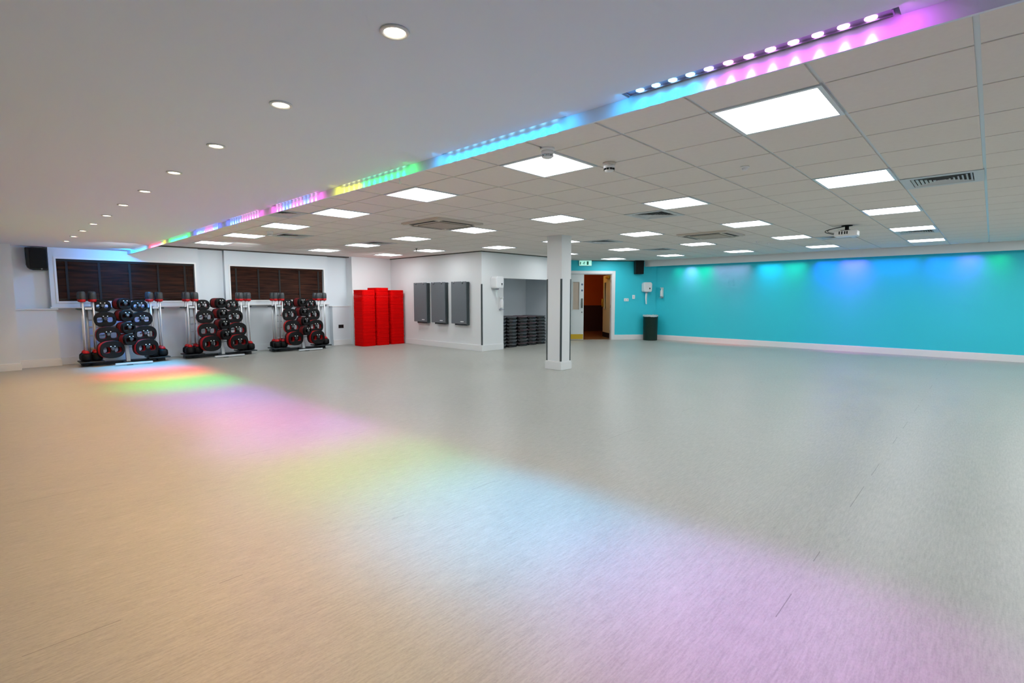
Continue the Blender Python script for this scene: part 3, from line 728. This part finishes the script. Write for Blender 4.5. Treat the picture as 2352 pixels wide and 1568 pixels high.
for ci, (x, y, txt) in enumerate(cols):
    for q in range(9):
        lab = 'black aerobic step, %s from the floor in the %s alcove stack' % (ORD[q], txt)
        if q == 8: lab = 'black aerobic step, top of the %s alcove stack' % txt
        if q == 0: lab = 'black aerobic step on the floor, bottom of the %s alcove stack' % txt
        src = sB if (ci in (2, 3) and q % 2 == 0) else sA
        loc = (x+random.uniform(-0.008,0.008), y+random.uniform(-0.006,0.006), 0.0905*q)
        if src is sA and not usedA: o = sA; usedA = True; o.location = loc; o['label'] = lab
        elif src is sB and not usedB: o = sB; usedB = True; o.location = loc; o['label'] = lab
        else: o = dup(src, loc, lab)
        o['group'] = 'aerobic steps stacked in the alcove'

# ------------------------------------------------------------------ barbell racks
def build_plate_mesh(a, bz, th, m):
    outer = superel(a, bz, 2.5, 32)
    hx, hw, hh = a*0.46, a*0.30, bz*0.34
    holes = [superel(hw, hh, 3.2, 18, -hx, -bz*0.06), superel(hw, hh, 3.2, 18, hx, -bz*0.06)]
    o = filled('weight_plate', [outer]+holes, th, m, bevel=0.006)
    return o
PLR = {0: (0.135, 0.120), 1: (0.175, 0.150), 2: (0.195, 0.165), 3: (0.205, 0.170), 4: (0.125, 0.115)}
PM = {}
for k, (a, bz) in PLR.items():
    for m in ('rubber', 'red', 'dark_red'):
        PM[(k, m)] = build_plate_mesh(a, bz, 0.034, m)
# hub pieces (sub mesh) shared by every plate
s = B(); s.lathe([(0.034,-0.001),(0.034,0.020),(0.026,0.022)], 16, axis='y'); hub0 = s.build('hub', 'cap_rubber'); hubme = hub0.data; bpy.data.objects.remove(hub0)

def make_barbell():
    t = thing('barbell', '', 'barbell')
    s = B(); s.cyl((0,0,0.20),(0,0,1.30),0.0145,n=12); s.build('shaft', 'chrome', t)
    s = B(); s.lathe([(0.050,0.0),(0.088,0.02),(0.092,0.06),(0.088,0.12),(0.06,0.15)], 20); s.build('bottom_weight', 'rubber', t)
    s = B(); s.lathe([(0.052,0.145),(0.050,0.17),(0.030,0.20),(0.016,0.205)], 18); s.build('bottom_collar', 'red', t)
    s = B(); s.lathe([(0.030,1.145),(0.050,1.155),(0.056,1.20)], 18); s.build('top_collar', 'red', t)
    s = B(); s.lathe([(0.052,1.20),(0.056,1.21),(0.056,1.30),(0.050,1.335),(0.030,1.35)], 18); s.build('top_weight', 'cap_rubber', t)
    return t
bar0 = make_barbell(); bar_used = False
racks = [(1.985, 'left', 'left window rack'), (3.735, 'middle', 'middle rack'), (5.60, 'right', 'right window rack')]
PEGS = [('left', -0.325, 1.168, 0, 0.05), ('left', -0.305, 0.91, 1, 0.12), ('left', -0.285, 0.605, 2, 0.20), ('left', -0.245, 0.320, 3, 0.28),
        ('centre', 0.026, 1.21, 4, 0.12), ('centre', 0.038, 0.975, 4, 0.18), ('centre', 0.048, 0.735, 4, 0.24), ('centre', 0.056, 0.500, 4, 0.30),
        ('right', 0.272, 1.165, 0, 0.05), ('right', 0.292, 0.90, 1, 0.12), ('right', 0.315, 0.60, 2, 0.20), ('right', 0.322, 0.320, 3, 0.28)]
rowname = ['top', 'second', 'third', 'bottom']
XK = -12.95          # rack datum in X
for (ry, rname, rtxt) in racks:
    # rack: local x to the right (+Y), -y into the room
    t = thing('barbell_rack', {'left': 'silver and black weight storage rack in front of the left window', 'middle': 'silver and black weight storage rack between the two windows', 'right': 'silver and black weight storage rack in front of the right window'}[rname], 'weight rack', (XK, ry, 0), PI/2, 'weight storage racks along the window wall')
    s = B(); s.box(-0.69, 0.69, -0.10, 0.10, 0.0, 0.05); s.box(-0.05, 0.05, -0.55, -0.10, 0.0, 0.045); s.build('base', 'rackblack', t, bevel=0.006)
    s = B(); s.box(-0.24, 0.37, -0.60, -0.54, 0.015, 0.05); s.build('front_foot', 'silver', t, bevel=0.008)
    s = B(); s.profile([(-0.035,0.05),(0.035,0.05),(0.035,1.30),(-0.035,1.30)], 0.0, 0.07)
    po = s.build('centre_post', 'silver', t, bevel=0.008); po.rotation_euler = (R(-11),0,0); po.location = (0.02,-0.30,0)
    for sx, nm in ((-0.55, 'l'), (0.54, 'r')):
        s = B(); s.cyl((sx,0.02,0.05),(sx,0.02,1.16),0.024); s.build('side_post', 'silver', t)
        # upper holder with two notches, lower tray
        s = B(); s.box(sx-0.16, sx+0.16, -0.20, 0.04, 1.105, 1.13); s.build('bar_holder', 'rackblack', t, bevel=0.004)
        s = B(); s.box(sx-0.055, sx+0.055, -0.262, -0.20, 1.105, 1.145); s.build('holder_guard', 'silver', t, bevel=0.004)
        s = B(); s.box(sx-0.19, sx+0.19, -0.37, 0.07, 0.075, 0.10); s.box(sx-0.02, sx+0.02, -0.10, 0.08, 0.0, 0.08); s.build('bar_tray', 'rackblack', t, bevel=0.004)
    s = B(); s.cyl((-0.56,0.02,1.14),(0.56,0.02,1.14),0.020); s.cyl((-0.56,0.02,0.32),(0.56,0.02,0.32),0.020); s.cyl((-0.56,0.02,0.75),(0.56,0.02,0.75),0.020); s.build('cross_rail', 'silver', t)
    rowc = {'left': 0, 'centre': 0, 'right': 0}
    for (cname, py, pz, kind, px) in PEGS:
        rr = rowc[cname]; rowc[cname] += 1
        n, th = (6, R(24)) if cname == 'centre' else ((5, R(14)) if rr == 3 else (3, R(4)))
        du = Vector((math.sin(th), -math.cos(th)))
        tip = Vector((py, -(px+0.20)))
        root = tip - du*(0.0365*n+0.10)
        s = B()
        s.cyl((root.x, root.y, pz+0.012), (tip.x+du.x*0.012, tip.y+du.y*0.012, pz+0.012), 0.014, n=10)
        s.cyl((root.x, root.y+0.005, pz+0.012), (0.02 if cname == 'centre' else root.x, -0.30+0.194*pz if cname == 'centre' else 0.02, pz-0.02), 0.016, n=10)
        if cname != 'centre': s.cyl((root.x, 0.02, pz-0.02), ((-0.55 if cname == 'left' else 0.54), 0.02, pz-0.02), 0.014, n=8)
        s.build('peg', 'silver', t)
        for q in range(n):
            # q = 0 is the front plate
            if q == 0: m = 'rubber'
            elif cname == 'centre': m = 'dark_red' if q in (2, 3, 4) else 'rubber'
            elif rr == 3: m = 'red' if q in (1, 2) else ('dark_red' if q == 3 else 'rubber')
            else: m = 'red' if (q == 1 and rr == 2) or (q == 2 and rname != 'left') else 'rubber'
            src = PM[(kind, m)]
            o = src.copy(); C.objects.link(o)
            p = tip - du*(0.022+0.0365*q)
            o.location = (XK-p.y, ry+p.x, pz); o.rotation_euler = (0,0,PI/2+th)
            col_ = {'rubber': 'black', 'red': 'red', 'dark_red': 'dark red'}[m]
            pos = 'front' if q == 0 else ('rear' if q == n-1 else ORD[q])
            tag(o, '%s %s grip weight plate on the %s %s peg of the %s' % (pos, col_, rowname[rr], cname, rtxt), 'weight plate', 'grip weight plates on the racks')
            if q == 0:
                h = bpy.data.objects.new('hub', hubme); C.objects.link(h); h.parent = o; h.location = (0,-0.012,0.012)
                for sx in (-0.033, 0.033):
                    s = B(); s.cyl((sx,-0.016,0.062),(sx,-0.030,0.062),0.011,0.009,n=10); s.build('grip_stud', 'label', o)
    for sx, side, offs in ((-1, 'left', (-0.63,-0.47)), (1, 'right', (0.455,0.62))):
        for q, oy in enumerate(offs):
            for depth in (0, 1):
                side2 = ('outer' if (q == 0) == (sx < 0) else 'inner')
                lab = '%s %s barbell standing upright at the %s end of the %s' % ('front' if depth == 0 else 'rear', side2, side, rtxt)
                loc = (XK+0.255-0.20*depth, ry+oy, 0.105)
                if not bar_used: o = bar0; bar_used = True; o.location = loc; o['label'] = lab
                else: o = dup(bar0, loc, lab)
                o['group'] = 'barbells standing in the racks'
for o in PM.values(): bpy.data.objects.remove(o)

# small pieces hang on the part that carries them
NEST = {'sensor_slots':'body','socket':'body','cord':'headrail','lock':'cover','nozzle':'cover','air_slot':'panel','flap':'panel','grille_bars':'intake_grille',
        'eyelet':'front_mat','hook':'hook_rail','badge':'cabinet','grille':'cabinet',
        'pump':'bottle','drip_tray':'backplate','door_handle':'door_leaf','kick_plate':'door_leaf','door_sign':'door_leaf','lock_cylinder':'door_leaf','glazing_bead':'door_leaf','glass_pane':'door_leaf','hinge':'door_leaf','door_closer':'door_leaf',
        'grip_stud':'hub','window_sill':'window_surround','lens':'body'}
def stem(o): return o.name.split('.')[0]
for o in list(C.objects):
    p = o.parent
    if p is None or p.parent is not None or stem(o) not in NEST: continue
    if stem(o) == 'lens' and stem(p) != 'projector': continue
    want = NEST[stem(o)]
    for c in p.children:
        if stem(c) == want and c is not o:
            off = c.location.copy(); o.parent = c; o.location = o.location - off; break
# ------------------------------------------------------------------ lights
def spot(x, y, z, rgb, power, ang, blend=1.0, rad=0.01, target=None):
    l = bpy.data.lights.new('spot_lamp', 'SPOT'); l.energy = power; l.color = lin(rgb); l.spot_size = R(ang); l.spot_blend = blend; l.shadow_soft_size = rad
    o = bpy.data.objects.new('spot_lamp', l); C.objects.link(o); o.location = (x,y,z)
    if target is not None:
        d = Vector(target)-Vector((x,y,z)); o.rotation_euler = d.to_track_quat('-Z','Y').to_euler()
    return o
LEDP = {'c': 1.0, 'p': 1.0, 'b': 1.3, 'g': 0.9, 'y': 0.8, 'r': 3.0, 'k': 1.0, 'v': 1.3}
BM = [1.0, 1.4, 0.6, 1.0, 1.0, 1.1, 1.9, 1.3, 2.6]
for n_, (x, c, q) in enumerate(LAMPS):
    spot(x, 2.182, ZP-0.006, LEDC[c], 24*LEDP[c]*BM[q], 58, 1.0, 0.006)
    spot(x, 2.158, ZP-0.006, LEDC[c], 0.95*min(LEDP[c],1.3), 165, 1.0, 0.004)
    spot(x, 2.1885, ZP-0.004, LEDC[c], 0.26*min(LEDP[c],1.3), 76, 1.0, 0.003)
for x, cs in zip(BX, BARS):                                             # sideways spill from the ends of each bar
    for xe, c in ((x+0.04, cs[0]), (x-1.04, cs[-1])):
        spot(xe, 2.11, ZP-0.012, LEDC[c], 0.7, 172, 1.0, 0.01, (xe, 2.25, ZP-0.2))
spot(BX[8]-1.0, 2.12, ZP-0.02, (0,150,255), 48, 150, 1.0, 0.02, (XL, 1.9, 2.0))
spot(BX[8]-0.6, 2.15, ZP-0.02, (0,90,255), 75, 44, 1.0, 0.02, (-13.0, 2.15, 1.0))
for x in DLX:
    spot(x, 1.086, ZP-0.015, (255,190,110), 96, 116, 0.9, 0.03)
# unseen lamps added to light the right side, where further panels are presumed
for i in (1, 2, 3):
    for j in range(5):
        l = bpy.data.lights.new('unseen_panel_lamp', 'AREA'); l.shape = 'SQUARE'; l.size = 0.55; l.energy = 17; l.color = lin((250,253,255))
        o = bpy.data.objects.new('unseen_panel_lamp', l); C.objects.link(o); o.location = (CX(0)+1.8*i, CY(4*j), ZG-0.03)
# unseen fill lamps added to brighten the window wall
for y, e in ((1.8, 5.0), (3.9, 7.0), (5.8, 6.5), (7.3, 5.0)):
    l = bpy.data.lights.new('wall_fill_lamp', 'AREA'); l.shape = 'SQUARE'; l.size = 0.5; l.energy = e; l.color = lin((240,250,255)); l.spread = R(110)
    o = bpy.data.objects.new('wall_fill_lamp', l); C.objects.link(o); o.location = (-11.2, y, 2.22)
    o.rotation_euler = (Vector((XL, y, 1.45))-o.location).to_track_quat('-Z','Y').to_euler()
# wall washers inside the bulkhead cove
WASH = [(-6.95,0.3,(0,255,190),1.0),(-6.6,0.22,(255,120,150),9),(-6.2,0.5,(0,255,170),2.6),(-5.45,1.0,(255,70,90),22),(-4.4,0.55,(0,215,255),4.0),(-3.8,0.5,(0,255,190),2.2),
        (-3.05,0.45,(40,90,255),6.0),(-2.5,0.5,(255,70,240),13),(-1.7,0.9,(10,130,255),5.0),(-0.85,0.5,(70,110,255),4.0),(-0.40,0.35,(255,90,200),6),(0.03,0.35,(0,255,110),1.1)]
for x, wd, c, p in WASH:
    l = bpy.data.lights.new('wash_lamp', 'AREA'); l.shape = 'RECTANGLE'; l.size = wd; l.size_y = 0.03; l.energy = p*0.47; l.color = lin(c); l.spread = R(75)
    o = bpy.data.objects.new('wash_lamp', l); C.objects.link(o); o.location = (x, 14.53, 2.40)
    o.rotation_euler = (Vector((x, 14.76, 1.75))-o.location).to_track_quat('-Z','Y').to_euler()
for x, c, p in ((-5.9,(255,110,60),22),(-5.2,(255,30,50),45),(-2.55,(255,60,200),45),(-1.7,(70,90,255),16),(-0.5,(255,80,190),16)):
    spot(x, 14.60, 2.36, c, p, 27, 1.0, 0.04)
# hall lamp
l = bpy.data.lights.new('hall_lamp', 'POINT'); l.energy = 16; l.color = lin((255,180,90)); l.shadow_soft_size = 0.15
o = bpy.data.objects.new('hall_lamp', l); C.objects.link(o); o.location = dw(-1.9, -2.2, 2.3)
l = bpy.data.lights.new('hall_lamp', 'POINT'); l.energy = 5; l.color = lin((255,190,80)); l.shadow_soft_size = 0.1
o = bpy.data.objects.new('hall_lamp', l); C.objects.link(o); o.location = dw(-0.6, -0.9, 2.3)

w = bpy.data.worlds.new('world'); bpy.context.scene.world = w; w.use_nodes = True
w.node_tree.nodes['Background'].inputs['Color'].default_value = (0.5,0.55,0.6,1); w.node_tree.nodes['Background'].inputs['Strength'].default_value = 0.05

sc = bpy.context.scene
sc.view_settings.view_transform = 'Standard'; sc.view_settings.look = 'None'; sc.view_settings.exposure = 0.0; sc.view_settings.gamma = 1.12
sc.cycles.use_adaptive_sampling = True; sc.cycles.adaptive_threshold = 0.085; sc.cycles.adaptive_min_samples = 12
sc.cycles.max_bounces = 6; sc.cycles.diffuse_bounces = 4; sc.cycles.glossy_bounces = 3
sc.cycles.sample_clamp_indirect = 6.0; sc.cycles.use_denoising = True
sc.cycles.caustics_reflective = False; sc.cycles.caustics_refractive = False
